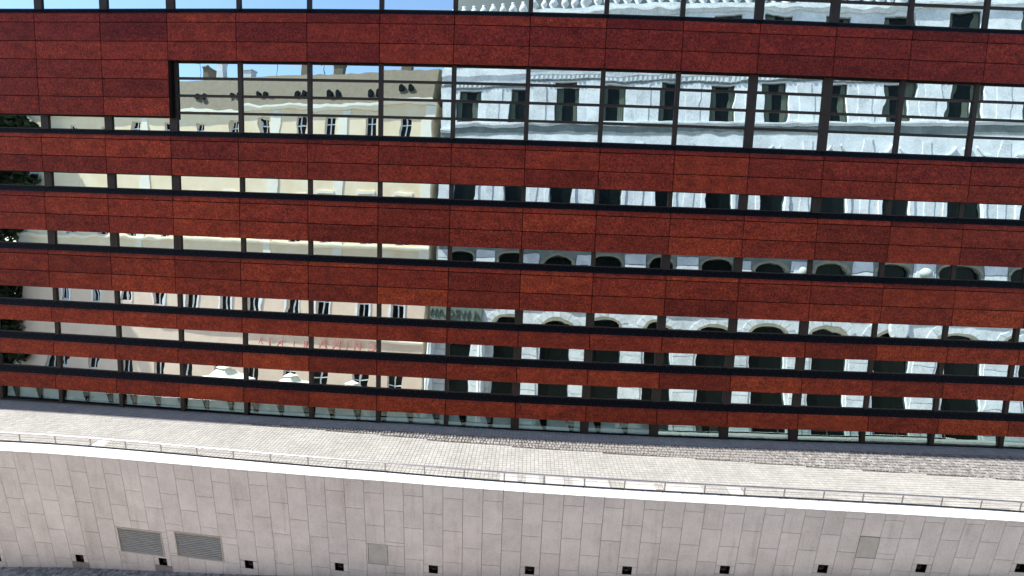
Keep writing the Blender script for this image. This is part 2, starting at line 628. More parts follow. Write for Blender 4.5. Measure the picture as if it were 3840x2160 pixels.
# cobbled wedge boundary (distance from camera axis) as measured on the ground
_cobx = [-15.0, -14.1, -11.7, -7.8, -3.04, 1.43, 5.11, 8.12, 11.69, 15.07, 22.67, 34.0]
_coby = [24.3, 24.10, 23.68, 23.24, 22.60, 22.26, 22.03, 21.90, 21.66, 21.44, 21.06, 20.5]


def cob_y(x): return 99.0 if x < -15 else float(np.interp(x, _cobx, _coby))


pale_runs = [(-0.22, 0.53), (0.87, 1.42), (1.67, 2.44), (2.79, 3.27), (3.30, 4.29), (4.89, 6.16), (6.49, 8.08), (9.11, 9.71), (-18.6, -18.0)]
gaps = [-24.3, -23.9, -11.1, -1.97, -1.45, 5.0]
mb_p, mb_c = MB(), MB()
single = []
cob_sheet = MB()
s = -2.4
arc = 0
foot_strip = 0.92
while s < 15.9:
    p, n, th = facade_foot(s), None, float(np.interp(s, _ss, _th))
    n = Vector((-math.sin(th), math.cos(th)))
    ux = (math.cos(th), math.sin(th))
    uy = (-math.sin(th), math.cos(th))
    w = 0.172
    gap = min(abs(p.x - g) for g in gaps) < 0.10
    t = 0.12
    while t < 7:
        dep = 0.172
        cx, cy = p.x - n.x * (t + dep / 2), p.y - n.y * (t + dep / 2)
        if cy - dep / 2 < base_y(cx) + 0.03: break
        near_edge = cy - base_y(cx) < 0.62
        in_pale = near_edge and any(a - 0.02 < cx < b + 0.02 for a, b in pale_runs)
        in_cob = cy > cob_y(cx) and t > foot_strip - dep * 0.5
        if not in_pale and not in_cob:
            sett_verts(mb_p, cx, cy, floor_z(cx), ux, uy, w - (0.03 if gap else 0.011), dep - 0.011,
                       random.uniform(0.010, 0.017), 0.003)
        t += dep
    s += w / BAY
# rough cobbles, laid in courses that follow the facade
s0 = 2.2
row = 0
course = 0.235
while True:
    t = foot_strip + course * row
    if t > 4.2: break
    s = s0 + random.uniform(0, 0.04)
    while s < 15.9:
        p = facade_foot(s)
        th = float(np.interp(s, _ss, _th))
        w = random.uniform(0.125, 0.175)
        cx, cy = p.x + math.sin(th) * (t + course / 2), p.y - math.cos(th) * (t + course / 2)
        hi_, lo_ = cy + course / 2, max(cy - course / 2, cob_y(cx) + 0.01)
        if hi_ - lo_ > 0.055:
            dep, cyy = hi_ - lo_ - 0.024, (hi_ + lo_) / 2
            rec = (cx, cyy + random.uniform(-.012, .012), floor_z(cx), (math.cos(th), math.sin(th)), (-math.sin(th), math.cos(th)),
                   w - 0.032, dep - random.uniform(0.004, 0.024), random.uniform(0.030, 0.055), 0.012)
            single.append((math.hypot(cx - 7.5, (cyy - 21.0) * 2), rec))
        s += w / BAY
    row += 1
single.sort(key=lambda a: a[0])
for _, rec in single[300:]:
    sett_verts(mb_c, *rec)
tag(link('smooth_setts', mb_p.mesh('smooth_setts', M_SETT), walk), kind='stuff')
tag(link('rough_setts', mb_c.mesh('rough_setts', M_COBBLE), walk), kind='stuff')
variants = []
for k in range(14):
    m_ = MB()
    sett_verts(m_, 0, 0, 0, (1, 0), (0, 1), 0.128 + 0.002 * (k % 5), 0.20, 0.034 + 0.0015 * k, 0.012)
    variants.append(m_.mesh('sett', M_COBBLE))
for i, (_, rec) in enumerate(single[:300]):
    cx, cy, z, ux, uy, wx, wy, hg, _j = rec
    me = variants[i % 14]
    M = Matrix.Translation((cx, cy, z)) @ Matrix.Rotation(math.atan2(ux[1], ux[0]), 4, 'Z') @ Matrix.Diagonal((wx / 0.132, wy / 0.20, 1, 1))
    link('sett', me, walk, M)
# sandy bed under the cobbles, a few millimetres above the pale bed
bed = MB()
pts = []
for i in range(0, 61):
    x = -14.6 + (30.0 + 14.6) * i / 60
    lo = cob_y(x)
    si = float(np.interp(x, [facade_foot(q).x for q in np.linspace(-2, 16, 60)], np.linspace(-2, 16, 60)))
    pf = facade_foot(si)
    th = float(np.interp(si, _ss, _th))
    hi = pf.y - foot_strip * math.cos(th)
    pts.append((x, min(lo, hi - 0.01), hi))
bed.v = [(x, lo, floor_z(x) + 0.006) for x, lo, hi in pts] + [(x, hi, floor_z(x) + 0.006) for x, lo, hi in pts]
nb = len(pts)
for i in range(nb - 1):
    bed.f.append((i, i + 1, nb + i + 1, nb + i)); bed.m.append(0)
link('sand_bed', bed.mesh('sand_bed', M_MORTAR), walk)
# pale slabs let into the edge of the walkway
for a, b in pale_runs:
    k = max(1, round((b - a) / 0.6))
    for i in range(k):
        x0, x1 = a + (b - a) * i / k + 0.006, a + (b - a) * (i + 1) / k - 0.006
        m_ = MB()
        z = floor_z((a + b) / 2)
        m_.hexa([(x0, base_y(x0) + 0.03, z - 0.03), (x1, base_y(x1) + 0.03, z - 0.03), (x1, base_y(x1) + 0.60, z - 0.03), (x0, base_y(x0) + 0.60, z - 0.03),
                 (x0, base_y(x0) + 0.03, z + 0.014), (x1, base_y(x1) + 0.03, z + 0.014), (x1, base_y(x1) + 0.60, z + 0.014), (x0, base_y(x0) + 0.60, z + 0.014)])
        link('slab', m_.mesh('pale_slab', M_SLABP), walk)

# ------------------------------------------------------------------ stone retaining wall
wall = root('retaining_wall', (0, outer_y(0) + 0.3, ramp_z(0)),
            'pale grey stone slab retaining wall with white coping below the railing', 'wall')


def wall_pt(x, z, d=0.0):
    """point on the wall face; d goes into the wall"""
    y = outer_y(x) + LEAN * (floor_z(x) - z)
    sl = (outer_y(x + 0.05) - outer_y(x - 0.05)) / 0.1
    k = 1 / math.hypot(1, sl)
    return Vector((x - sl * k * d, y + k * d, z))


holes = []
l1 = (-17.27, -15.11, -17.60, -16.27)
l2 = (-14.49, -12.26, -17.47, -16.13)
pl1 = (-5.66, -4.82, -16.64, -15.62)
pl2 = (14.03, 14.80, -14.62, -13.63)
for r in (l1, l2, pl1, pl2):
    holes.append((r[0], r[1], r[2] + OFF, r[3] + OFF))
lamps = []
for k in range(-1, 11):
    x = 0.5 * (joint_x(2 + 5 * k) + joint_x(3 + 5 * k))
    lz = lamp_z(x)
    lamps.append((x, lz))
    holes.append((x - 0.19, x + 0.19, lz - 0.195, lz + 0.195))


def subtract(r, hs):
    out = [r]
    for hx0, hx1, hz0, hz1 in hs:
        nxt = []
        for x0, x1, z0, z1 in out:
            if hx1 <= x0 or hx0 >= x1 or hz1 <= z0 or hz0 >= z1:
                nxt.append((x0, x1, z0, z1)); continue
            if hz1 < z1: nxt.append((x0, x1, max(hz1, z0), z1))
            if hz0 > z0: nxt.append((x0, x1, z0, min(hz0, z1)))
            a, b = max(z0, hz0), min(z1, hz1)
            if hx0 > x0: nxt.append((x0, min(hx0, x1), a, b))
            if hx1 < x1: nxt.append((max(hx1, x0), x1, a, b))
        out = nxt
    return out


core = MB()
for j in range(-8, 62):
    x0, x1 = joint_x(j), joint_x(j + 1)
    top0 = min(floor_z(x0), floor_z(x1))
    bot = min(ramp_z(x0), ramp_z(x1)) - 0.35
    c = [wall_pt(x0, bot, 0.30), wall_pt(x1, bot, 0.30), wall_pt(x1, bot, 1.1), wall_pt(x0, bot, 1.1),
         wall_pt(x0, top0 - 0.09, 0.30), wall_pt(x1, top0 - 0.09, 0.30), wall_pt(x1, top0 - 0.09, 0.9), wall_pt(x0, top0 - 0.09, 0.9)]
    core.hexa(c)
W0 = PW[wall.name]
link('backing', core.mesh('wall_backing', M_JOINT), wall)


def slab_mesh(x0, x1, z0, z1, e=0.006, th=0.27):
    g = 0.0075
    x0 += g; x1 -= g; z0 += g; z1 -= g
    if x1 - x0 < 0.03 or z1 - z0 < 0.03: return None
    m = MB()
    pr = random.uniform(-0.002, 0.002)
    F = [wall_pt(x0 + e, z0 + e, pr), wall_pt(x1 - e, z0 + e, pr), wall_pt(x1 - e, z1 - e, pr), wall_pt(x0 + e, z1 - e, pr)]
    G = [wall_pt(x0, z0, pr + e), wall_pt(x1, z0, pr + e), wall_pt(x1, z1, pr + e), wall_pt(x0, z1, pr + e)]
    B = [wall_pt(x0, z0, th), wall_pt(x1, z0, th), wall_pt(x1, z1, th), wall_pt(x0, z1, th)]
    o = (F[0] + F[2]) / 2
    m.v = [tuple(p - o) for p in F + G + B]
    m.f = [(0, 1, 2, 3)]
    for i in range(4):
        k = (i + 1) % 4
        m.f += [(4 + i, 4 + k, k, i), (8 + i, 8 + k, 4 + k, 4 + i)]
    m.f.append((11, 10, 9, 8))
    m.m = [0] * len(m.f)
    return m, o


SL = 1.56
for j in range(-7, 61):
    x0, x1 = joint_x(j), joint_x(j + 1)
    xm = (x0 + x1) / 2
    top = floor_z(xm) - 0.005
    bot = ramp_z(xm) - 0.12
    z = floor_z(xm) - (0.49 - 0.0148 * xm if True else 0)
    if j % 2 == 0: z -= SL / 2
    rows = []
    z_hi = top
    zz = z
    while zz > top - 0.12: zz -= SL
    while z_hi > bot:
        rows.append((max(zz, bot), z_hi))
        z_hi = zz
        zz -= SL
    for a, b in rows:
        if b - a < 0.04: continue
        for r in subtract((x0, x1, a, b), holes):
            q = slab_mesh(*r)
            if q is None: continue
            low = r[3] < ramp_z(xm) + 0.62
            stain = low and j in (2, 7)
            link('slab', q[0].mesh('slab', M_STAIN if stain else M_STONE), wall, Matrix.Translation(q[1]))
# coping slabs
for j in range(-8, 61):
    x0, x1 = joint_x(j) + 0.012, joint_x(j + 1) - 0.012
    m = MB()

    def cp(x, d, z):
        sl = (outer_y(x + 0.05) - outer_y(x - 0.05)) / 0.1
        k = 1 / math.hypot(1, sl)
        return (x - sl * k * d, outer_y(x) + k * d, floor_z(x) + z)

    wd0 = (base_y(x0) - outer_y(x0)) * 0.985
    wd1 = (base_y(x1) - outer_y(x1)) * 0.985
    m.hexa([cp(x0, -0.012, 0.0), cp(x1, -0.012, 0.0), cp(x1, wd1, 0.0), cp(x0, wd0, 0.0),
            cp(x0, -0.012, 0.055), cp(x1, -0.012, 0.055), cp(x1, wd1, 0.055), cp(x0, wd0, 0.055)])
    link('coping_slab', m.mesh('coping_slab', M_COPE), wall)


# louvred vents
def wall_box(m, x0, x1, z0, z1, d0, d1, mi=0):
    m.hexa([wall_pt(x0, z0, d0), wall_pt(x1, z0, d0), wall_pt(x1, z0, d1), wall_pt(x0, z0, d1),
            wall_pt(x0, z1, d0), wall_pt(x1, z1, d0), wall_pt(x1, z1, d1), wall_pt(x0, z1, d1)], mi)
    return m


for (x0, x1, z0, z1) in ((*l1[:2], l1[2] + OFF, l1[3] + OFF), (*l2[:2], l2[2] + OFF, l2[3] + OFF)):
    back = wall_box(MB(), x0 + 0.01, x1 - 0.01, z0 + 0.01, z1 - 0.01, 0.17, 0.19)
    vent = link('vent', back.mesh('vent_back', M_CORE), wall)
    fr = MB()
    t = 0.05
    A = [(x0, z0), (x1, z0), (x1, z1), (x0, z1)]
    I = [(x0 + t, z0 + t), (x1 - t, z0 + t), (x1 - t, z1 - t), (x0 + t, z1 - t)]
    fr.v = [tuple(wall_pt(*p, -0.012)) for p in A] + [tuple(wall_pt(*p, -0.012)) for p in I] + [tuple(wall_pt(*p, 0.17)) for p in A] + [tuple(wall_pt(*p, 0.17)) for p in I]
    for i in range(4):
        k = (i + 1) % 4
        fr.f += [(i, k, 4 + k, 4 + i), (4 + i, 4 + k, 12 + k, 12 + i), (8 + i, 8 + k, k, i)]
    fr.m = [0] * len(fr.f)
    link('frame', fr.mesh('vent_frame', M_LFRAME), vent)
    ns = 13
    for i in range(ns):
        za = z0 + t + (z1 - z0 - 2 * t) * i / ns
        pitch = (z1 - z0 - 2 * t) / ns
        sl = MB()
        a, b = x0 + t, x1 - t
        sl.hexa([wall_pt(a, za + 0.002, 0.02), wall_pt(b, za + 0.002, 0.02), wall_pt(b, za + pitch * 0.26, 0.058), wall_pt(a, za + pitch * 0.26, 0.058),
                 wall_pt(a, za + 0.018, 0.018), wall_pt(b, za + 0.018, 0.018), wall_pt(b, za + pitch * 0.42, 0.058), wall_pt(a, za + pitch * 0.42, 0.058)])
        link('slat', sl.mesh('slat', M_LOUVRE), vent)
# zinc access plates
for (x0, x1, z0, z1) in (pl1, pl2):
    z0 += OFF; z1 += OFF
    pm = wall_box(MB(), x0 + 0.015, x1 - 0.015, z0 + 0.015, z1 - 0.015, 0.012, 0.06)
    link('access_plate', pm.mesh('access_plate', M_PLATE), wall)
# dark square lamp niches
for (x, z) in lamps:
    nm = MB()
    wall_box(nm, x - 0.185, x + 0.185, z - 0.19, z + 0.19, 0.20, 0.26)
    niche = link('niche', nm.mesh('niche', M_NICHE), wall)
    fm = MB()
    A = [(x - .19, z - .195), (x + .19, z - .195), (x + .19, z + .195), (x - .19, z + .195)]
    I = [(x - .172, z - .177), (x + .172, z - .177), (x + .172, z + .177), (x - .172, z + .177)]
    fm.v = [tuple(wall_pt(*p, 0.004)) for p in A] + [tuple(wall_pt(*p, 0.004)) for p in I] + [tuple(wall_pt(*p, 0.20)) for p in A] + [tuple(wall_pt(*p, 0.20)) for p in I]
    for i in range(4):
        k = (i + 1) % 4
        fm.f += [(i, k, 4 + k, 4 + i), (4 + i, 4 + k, 12 + k, 12 + i)]
    fm.m = [0] * len(fm.f)
    link('niche_lining', fm.mesh('niche_lining', M_CORE), niche)
    lb = wall_box(MB(), x - 0.07, x + 0.07, z - 0.13, z - 0.03, 0.12, 0.20)
    link('lamp_body', lb.mesh('lamp_body', M_NICHE), niche)

# ------------------------------------------------------------------ railing
rail = root('railing', (0, base_y(0), floor_z(0)), 'low steel railing with round top rail along the white coping', 'railing')
post_x = [float(np.polyval([-0.1776, -0.2063, 22.1903, -21.837], k / 13)) for k in range(-3, 31)]
RH = 0.47
for x in post_x:
    m = MB()
    y = base_y(x) - 0.03
    z = floor_z(x)
    m.box(-0.028, 0.028, -0.006, 0.006, 0.02, RH - 0.01)
    link('post', m.mesh('post', M_STEEL_D), rail, Matrix.Translation((x, y, z)))


def follow(r, h, mat, name, n=110, sides=8, dy=-0.03):
    m = MB()
    X = [post_x[0] + (post_x[-1] - post_x[0]) * i / n for i in range(n + 1)]
    for x in X:
        for k in range(sides):
            t = 2 * math.pi * k / sides
            m.v.append((x, base_y(x) + dy + math.cos(t) * r, floor_z(x) + h + math.sin(t) * r))
    for i in range(n):
        for k in range(sides):
            j = (k + 1) % sides
            m.f.append((i * sides + k, (i + 1) * sides + k, (i + 1) * sides + j, i * sides + j)); m.m.append(0)
    return link(name, m.mesh(name, mat, smooth=True), rail)


follow(0.034, RH, M_STEEL, 'top_rail', sides=12)
follow(0.006, 0.31, M_STEEL_D, 'cable', sides=5)
ch = MB()
X = [post_x[0] + (post_x[-1] - post_x[0]) * i / 110 for i in range(111)]
for x in X:
    y, z = base_y(x), floor_z(x)
    ch.v += [(x, y - 0.045, z + 0.02), (x, y - 0.045, z + 0.082), (x, y - 0.005, z + 0.082), (x, y - 0.005, z + 0.0)]
for i in range(110):
    for k in range(4):
        j = (k + 1) % 4
        ch.f.append((i * 4 + k, (i + 1) * 4 + k, (i + 1) * 4 + j, i * 4 + j)); ch.m.append(0)
link('base_channel', ch.mesh('base_channel', M_BLACK), rail)

# ------------------------------------------------------------------ the red building
hall = root('panelled_building', tuple(fac(7, -9.85, 0.3)),
            'curving red panelled building with ribbons of mirror glass windows', 'building')
J0, J1 = -2, 16
A_TOP = 9.43
bands = [
    [(9.43, 8.984), (8.984, 8.128), (8.128, 7.281)],
    [(3.80, 3.587), (3.587, 2.738), (2.738, 1.94)],
    [(0.97, 0.73), (0.73, -0.113), (-0.113, -0.958)],
    [(-1.93, -2.136), (-2.136, -2.994), (-2.994, -3.838)],
    [(-4.844, -5.603)], [(-6.581, -7.354)], [(-8.368, -9.128)]]
left_extra = [(7.281, 6.415), (6.415, 5.562), (5.562, 4.705)]
GAP = 0.034
_pm = {}


def panel_mesh(H, cap):
    key = (round(H, 4), cap)
    if key not in _pm:
        _pm[key] = bevel_box(GAP / 2, BAY - GAP / 2, 0.0, 0.092, (GAP / 2), H - (0.0 if cap else GAP / 2), 0.004,
                             (0.082, 0.072) if cap else None).mesh('panel', M_PANEL)
    return _pm[key]


for j in range(J0, J1):
    for bi, b in enumerate(bands):
        rows = list(b)
        if bi == 0 and j < 2: rows += left_extra
        for k, (t, lo) in enumerate(rows):
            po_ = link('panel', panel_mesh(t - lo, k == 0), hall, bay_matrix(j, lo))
            # panel tint runs crimson to rust-orange downwards: walkway bounce light painted in
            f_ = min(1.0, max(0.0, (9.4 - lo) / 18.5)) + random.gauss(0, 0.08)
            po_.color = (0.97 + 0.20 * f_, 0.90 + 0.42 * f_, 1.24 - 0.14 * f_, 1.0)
# backing behind the panels, and the dark body of the building behind the glass
back = MB()
body = MB()


def span(mb, s0, s1, h0, h1, d0, d1):
    c = [fac(s0, h0, d0), fac(s1, h0, d0), fac(s1, h0, d1), fac(s0, h0, d1), fac(s0, h1, d0), fac(s1, h1, d0), fac(s1, h1, d1), fac(s0, h1, d1)]
    mb.hexa(c)


for j in range(J0, J1):
    for bi, b in enumerate(bands):
        lo = b[-1][1]
        if bi == 0 and j < 2: lo = left_extra[-1][1]
        span(back, j, j + 1, lo + 0.012, b[0][0] - 0.09, 0.088, 0.44)
    span(body, j, j + 1, -8.9, 12.4, 0.46, 16.0)
    span(body, j, j + 1, -10.6, -8.95, 2.2, 16.0)
    span(body, j, j + 1, 11.35, 12.4, 0.0, 0.44)
link('backing', back.mesh('panel_backing', M_CORE), hall)
for j in range(-8, J0):
    span(body, j, j + 1, -10.6, 12.4, 0.0, 16.0)
link('body', body.mesh('building_body', M_CORE), hall)
# roof edge, out of view: oversail shaped to cast an even walkway shadow strip
eav = MB()
for j in range(-8, J1):
    q = []
    for s_ in (j, j + 1):
        x_ = fac(s_, 12.4).x
        s2 = float(np.interp(x_ + 15.2, [fac(t, 12.4).x for t in np.linspace(-9, 17.9, 80)], np.linspace(-9, 17.9, 80)))
        pj = max(0.02, fac(s_, 12.4).y - fac(s2, 12.4).y - 0.08)
        q.append(pj)
    eav.hexa([fac(j, 12.42, -q[0]), fac(j + 1, 12.42, -q[1]), fac(j + 1, 12.42, 16), fac(j, 12.42, 16),
              fac(j, 12.7, -q[0]), fac(j + 1, 12.7, -q[1]), fac(j + 1, 12.7, 16), fac(j, 12.7, 16)])
link('roof', eav.mesh('shadow_eaves', M_CORE), hall)
# sills
SILL_RISE = [0.215, 0.235, 0.262, 0.272, 0.292, 0.300, 0.300]
sill_me = []
for rise in SILL_RISE:
    sill = MB()
    sill.prism([(0.080, -0.01), (0.262, rise), (0.30, rise), (0.30, -0.05), (0.10, -0.05)], 0.006, BAY - 0.006)
    for i in range(9):
        for yy in (0.125, 0.225):
            zz = -0.01 + (yy - 0.080) / 0.182 * (rise + 0.01)
            x = 0.2 + i * 0.37 + (0.17 if yy > 0.2 else 0)
            sill.box(x, x + 0.022, yy - 0.012, yy + 0.012, zz, zz + 0.016, 1)
    sill_me.append(sill.mesh('sill', M_BLACK, M_BOLT))
THICK_A = {-2, -1, 0, 1, 2, 10, 11}
THICK_B = {-2, -1, 0, 1, 2, 9, 10}
THICK_C = {7, 8, 9, 10, 11}
win_rows = [
    (9.43, 11.35, THICK_A, 2), (3.80, 7.281, THICK_A, 4), (0.97, 1.94, THICK_A, 1), (-1.93, -0.958, THICK_B, 1),
    (-4.844, -3.838, THICK_C, 1), (-6.581, -5.603, THICK_C, 1), (-8.368, -7.354, THICK_C, 1), (None, -9.128, THICK_C, 1)]
_cache = {}


def box_me(key, mat, *a):
    k = (key, mat.name) + tuple(round(q, 4) for q in a)
    if k not in _cache:
        _cache[k] = bevel_box(*a, 0.004).mesh(key, mat)
    return _cache[k]


for ri, (band_top, top, thick, lites) in enumerate(win_rows):
    ground = band_top is None
    for j in range(J0, J1):
        tp, nl = top, lites
        if ri == 1 and j < 2: tp, nl = left_extra[-1][1], 1
        g0 = -9.85 if ground else band_top + SILL_RISE[ri]
        H = tp - g0 + 0.06
        M = bay_matrix(j, g0)
        w = 0.40 if j in thick else 0.205
        wn_ = 0.40 if (j + 1) in thick else 0.205
        rail_h = 0.085 if ground else 0.05
        win = link('window', box_me('window_frame', M_BLACK if ground else M_FRAME, w / 2 - 0.01, BAY - wn_ / 2 + 0.01, 0.262, 0.34, 0.0, rail_h), hall, M)
        mh = H if not (ri == 1 and j == 2) else H
        link('mullion', box_me('mullion', M_FRAME, -w / 2, w / 2, 0.225, 0.36, -0.05 if ground else 0.0, mh), win, M)
        if not ground:
            link('sill', sill_me[ri], win, bay_matrix(j, band_top))
        if ri == 1 and j == 2:
            link('reveal', box_me('reveal', M_CORE, -0.012, 0.12, 0.02, 0.224, 0.62, H - 0.06), win, M)
        lh = (H - rail_h - 0.06) / nl if nl > 1 else H - rail_h
        if ri == 0: lh = 0.84
        for k in range(nl):
            z0 = rail_h + k * lh
            z1 = z0 + lh
            if k == nl - 1: z1 = H
            if k:
                link('transom', box_me('transom', M_FRAME, w / 2 - 0.01, BAY - wn_ / 2 + 0.01, 0.245, 0.345, z0 - 0.005, z0 + 0.105), win, M)
                z0 += 0.10
            mat = (M_GLASS_G if j >= 9 else M_GLASS_G2) if ground else M_GLASS
            pme = box_me('pane', mat, w / 2 - 0.005, BAY - wn_ / 2 + 0.005, 0.0, 0.02, 0.0, z1 - z0)
            T = M @ Matrix.Translation((0, 0.30, z0)) @ Matrix.Rotation(random.gauss(0, 0.0018), 4, 'Z') @ Matrix.Rotation(random.gauss(0, 0.0026) - (R(5.5) if ground else 0.0), 4, 'X')
            link('pane', pme, win, T)
        if ground:
            if j < 10:
                bh = 0.72 if j < 7 else 0.40
                bl = MB()
                bl.hexa([(w / 2, 0.47, 0.02), (BAY - wn_ / 2, 0.47, 0.02), (BAY - wn_ / 2, 0.49, 0.02), (w / 2, 0.49, 0.02),
                         (w / 2, 0.56, bh + 0.3), (BAY - wn_ / 2, 0.56, bh + 0.3), (BAY - wn_ / 2, 0.58, bh + 0.3), (w / 2, 0.58, bh + 0.3)])
                link('blind', bl.mesh('blind', M_INT), win, M)
                k0 = math.ceil((j * BAY + w / 2 + 0.1) / 1.33)
                while k0 * 1.33 - j * BAY < BAY - wn_ / 2:
                    q = k0 * 1.33 - j * BAY
                    k0 += 1
                    sm = MB()
                    sm.hexa([(q - 0.07, 0.40, 0.0), (q + 0.08, 0.40, 0.0), (q + 0.08, 0.44, 0.0), (q - 0.07, 0.44, 0.0),
                             (q - 0.44, 0.47, 1.0), (q + 0.10, 0.47, 1.0), (q + 0.10, 0.51, 1.0), (q - 0.44, 0.51, 1.0)])
                    link('bracket', sm.mesh('bracket', M_CORE), win, M)


# ------------------------------------------------------------------ street of old houses behind the camera, seen in the glass
class Frame:
    def __init__(self, ox, oy, yaw):
        self.M = Matrix.Translation((ox, oy, 0)) @ Matrix.Rotation(yaw, 4, 'Z')


def wall_rows(mb, u0, u1, z0, z1, rows, th=0.5):
    """wall with real openings; rows = list of (zb, zt, [(uc, w, rise)])"""
    zcur = z0
    for zb, zt, ops in sorted(rows):
        if zb > zcur: mb.box(u0, u1, -th, 0, zcur, zb)
        u = u0
        for uc, w, rise in sorted(ops):
            if uc - w / 2 > u: mb.box(u, uc - w / 2, -th, 0, zb, zt)
            if rise > 0:
                n = 10
                for i in range(n):
                    a, b = -1 + 2 * i / n, -1 + 2 * (i + 1) / n
                    ha = zt - rise + rise * math.sqrt(max(0, 1 - a * a))
                    hb = zt - rise + rise * math.sqrt(max(0, 1 - b * b))
                    ua, ub = uc + a * w / 2, uc + b * w / 2
                    mb.hexa([(ua, -th, ha), (ub, -th, hb), (ub, 0, hb), (ua, 0, ha), (ua, -th, zt + .001), (ub, -th, zt + .001), (ub, 0, zt + .001), (ua, 0, zt + .001)])
            u = uc + w / 2
        if u < u1: mb.box(u, u1, -th, 0, zb, zt)
        zcur = zt
    if zcur < z1: mb.box(u0, u1, -th, 0, zcur, z1)


def win_part(parent, F, uc, w, zb, zt, style, arch=0.0):
    """window set back in its opening: frame, panes, curtains"""
    t = 0.09
    fr = MB()
    y0, y1 = -0.33, -0.25
    A = [(uc - w / 2, zb), (uc + w / 2, zb), (uc + w / 2, zt), (uc - w / 2, zt)]
    I = [(uc - w / 2 + t, zb + t), (uc + w / 2 - t, zb + t), (uc + w / 2 - t, zt - t), (uc - w / 2 + t, zt - t)]
    fr.v = [(a, y1, b) for a, b in A] + [(a, y1, b) for a, b in I] + [(a, y0, b) for a, b in A] + [(a, y0, b) for a, b in I]
    for i in range(4):
        k = (i + 1) % 4
        fr.f += [(i, 4 + i, 4 + k, k), (4 + i, 12 + i, 12 + k, 4 + k), (8 + i, i, k, 8 + k)]
    fr.m = [0] * len(fr.f)
    if style == 'white':
        fr.box(uc - 0.06, uc + 0.06, y0, y1 - 0.004, zb + t, zt - t)
        zz = zb + (zt - zb) * 0.62
        fr.box(uc - w / 2 + t, uc + w / 2 - t, y0, y1 - 0.006, zz - 0.05, zz + 0.05)
    wo = link('window', fr.mesh('house_window', M_WFRAME if style == 'white' else M_SLATE), parent, F.M)
    pm = MB().box(uc - w / 2, uc + w / 2, -0.40, -0.36, zb, zt)
    link('pane', pm.mesh('house_pane', M_DPANE), wo, F.M)
    if style == 'curtain':
        for sx in (-1, 1):
            cm = MB()
            n = 6
            a0 = uc + sx * (w / 2 - t)
            a1 = uc + sx * (w / 2 - t - w * random.uniform(0.14, 0.30))
            for i in range(n):
                ua, ub = a0 + (a1 - a0) * i / n, a0 + (a1 - a0) * (i + 1) / n
                ya, yb = -0.352 + 0.012 * (i % 2), -0.352 + 0.012 * ((i + 1) % 2)
                cm.poly([(ua, ya, zb + t), (ub, yb, zb + t), (ub, yb, zt - t), (ua, ya, zt - t)])
            link('curtain', cm.mesh('curtain', M_CURT), wo, F.M)
    return wo


def text_mesh(body, size, depth, mat):
    cu = bpy.data.curves.new('lettering', 'FONT')
    cu.body = body
    cu.size = size
    cu.extrude = depth
    cu.align_x = 'CENTER'
    o = bpy.data.objects.new('lettering', cu)
    col.objects.link(o)
    dg = bpy.context.evaluated_depsgraph_get()
    me = bpy.data.meshes.new_from_object(o.evaluated_get(dg))
    bpy.data.objects.remove(o)
    me.materials.clear()
    me.materials.append(mat)
    return me


def Z(v): return v + OFF


# ---- cream house
FC = Frame(-12.6, -5.2, R(3.0))
cream = root('cream_house', tuple(FC.M @ Vector((-26, 0, PLAZA_Z))), 'sunlit cream plaster house with dormers and a red letter sign, mirrored on the left', 'house')
CW = 57.5
cu_ = [-3.0 - 4.85 * k for k in range(11)]
rows = [
    (Z(10.2), Z(12.3), [(u, 1.25, 0) for u in cu_]),
    (Z(1.1), Z(3.5), [(u, 1.45, 0.35) for u in cu_]),
    (Z(-1.75), Z(0.2), [(u, 1.45, 0) for u in cu_]),
    (Z(-10.3), Z(-6.7), [(u, 1.5, 0) for u in cu_]),
    (Z(-18.9), Z(-14.9), [(u, 1.75, 0) for u in cu_])]
m = MB()
wall_rows(m, -CW, 0, PLAZA_Z - 0.5, Z(-5.2), rows[3:])
link('lower_wall', m.mesh('cream_lower', M_PEACH), cream, FC.M)
m = MB()
wall_rows(m, -CW, 0, Z(-5.2), Z(13.6), rows[:3])
link('upper_wall', m.mesh('cream_upper', M_CREAM), cream, FC.M)
for ri, (zb, zt, ops) in enumerate(rows):
    for u, w, rise in ops:
        win_part(cream, FC, u, w, zb, zt, 'white' if ri != 4 else 'white')
        if ri in (1, 3):
            hm = MB().box(u - w / 2 - 0.28, u + w / 2 + 0.28, 0.0, 0.14, zt + 0.12, zt + 0.42)
            link('window_hood', hm.mesh('window_hood', M_TRIM), cream, FC.M)
            for sx in (-1, 1):
                jm = MB().box(u + sx * (w / 2 + 0.10) - 0.10, u + sx * (w / 2 + 0.10) + 0.10, 0.0, 0.06, zb - 0.05, zt + 0.11)
                link('window_jamb', jm.mesh('window_jamb', M_WFRAME), cream, FC.M)
for zc, hgt, pr, mt in ((13.25, 0.55, 0.30, M_TRIM), (-2.25, 0.35, 0.26, M_TRIM), (-0.95, 0.0, 0.0, None), (-12.05, 0.35, 0.20, M_TRIM), (-5.3, 0.3, 0.12, M_TRIM)):
    if mt:
        link('cornice', MB().prism([(0, Z(zc)), (pr * 0.5, Z(zc)), (pr, Z(zc) + hgt * 0.55), (pr, Z(zc) + hgt), (0, Z(zc) + hgt)], -CW, 0).mesh('cornice', mt), cream, FC.M)
link('plinth', MB().box(-CW, 0, 0, 0.10, PLAZA_Z - 0.5, Z(-19.4)).mesh('plinth', M_PAL2), cream, FC.M)
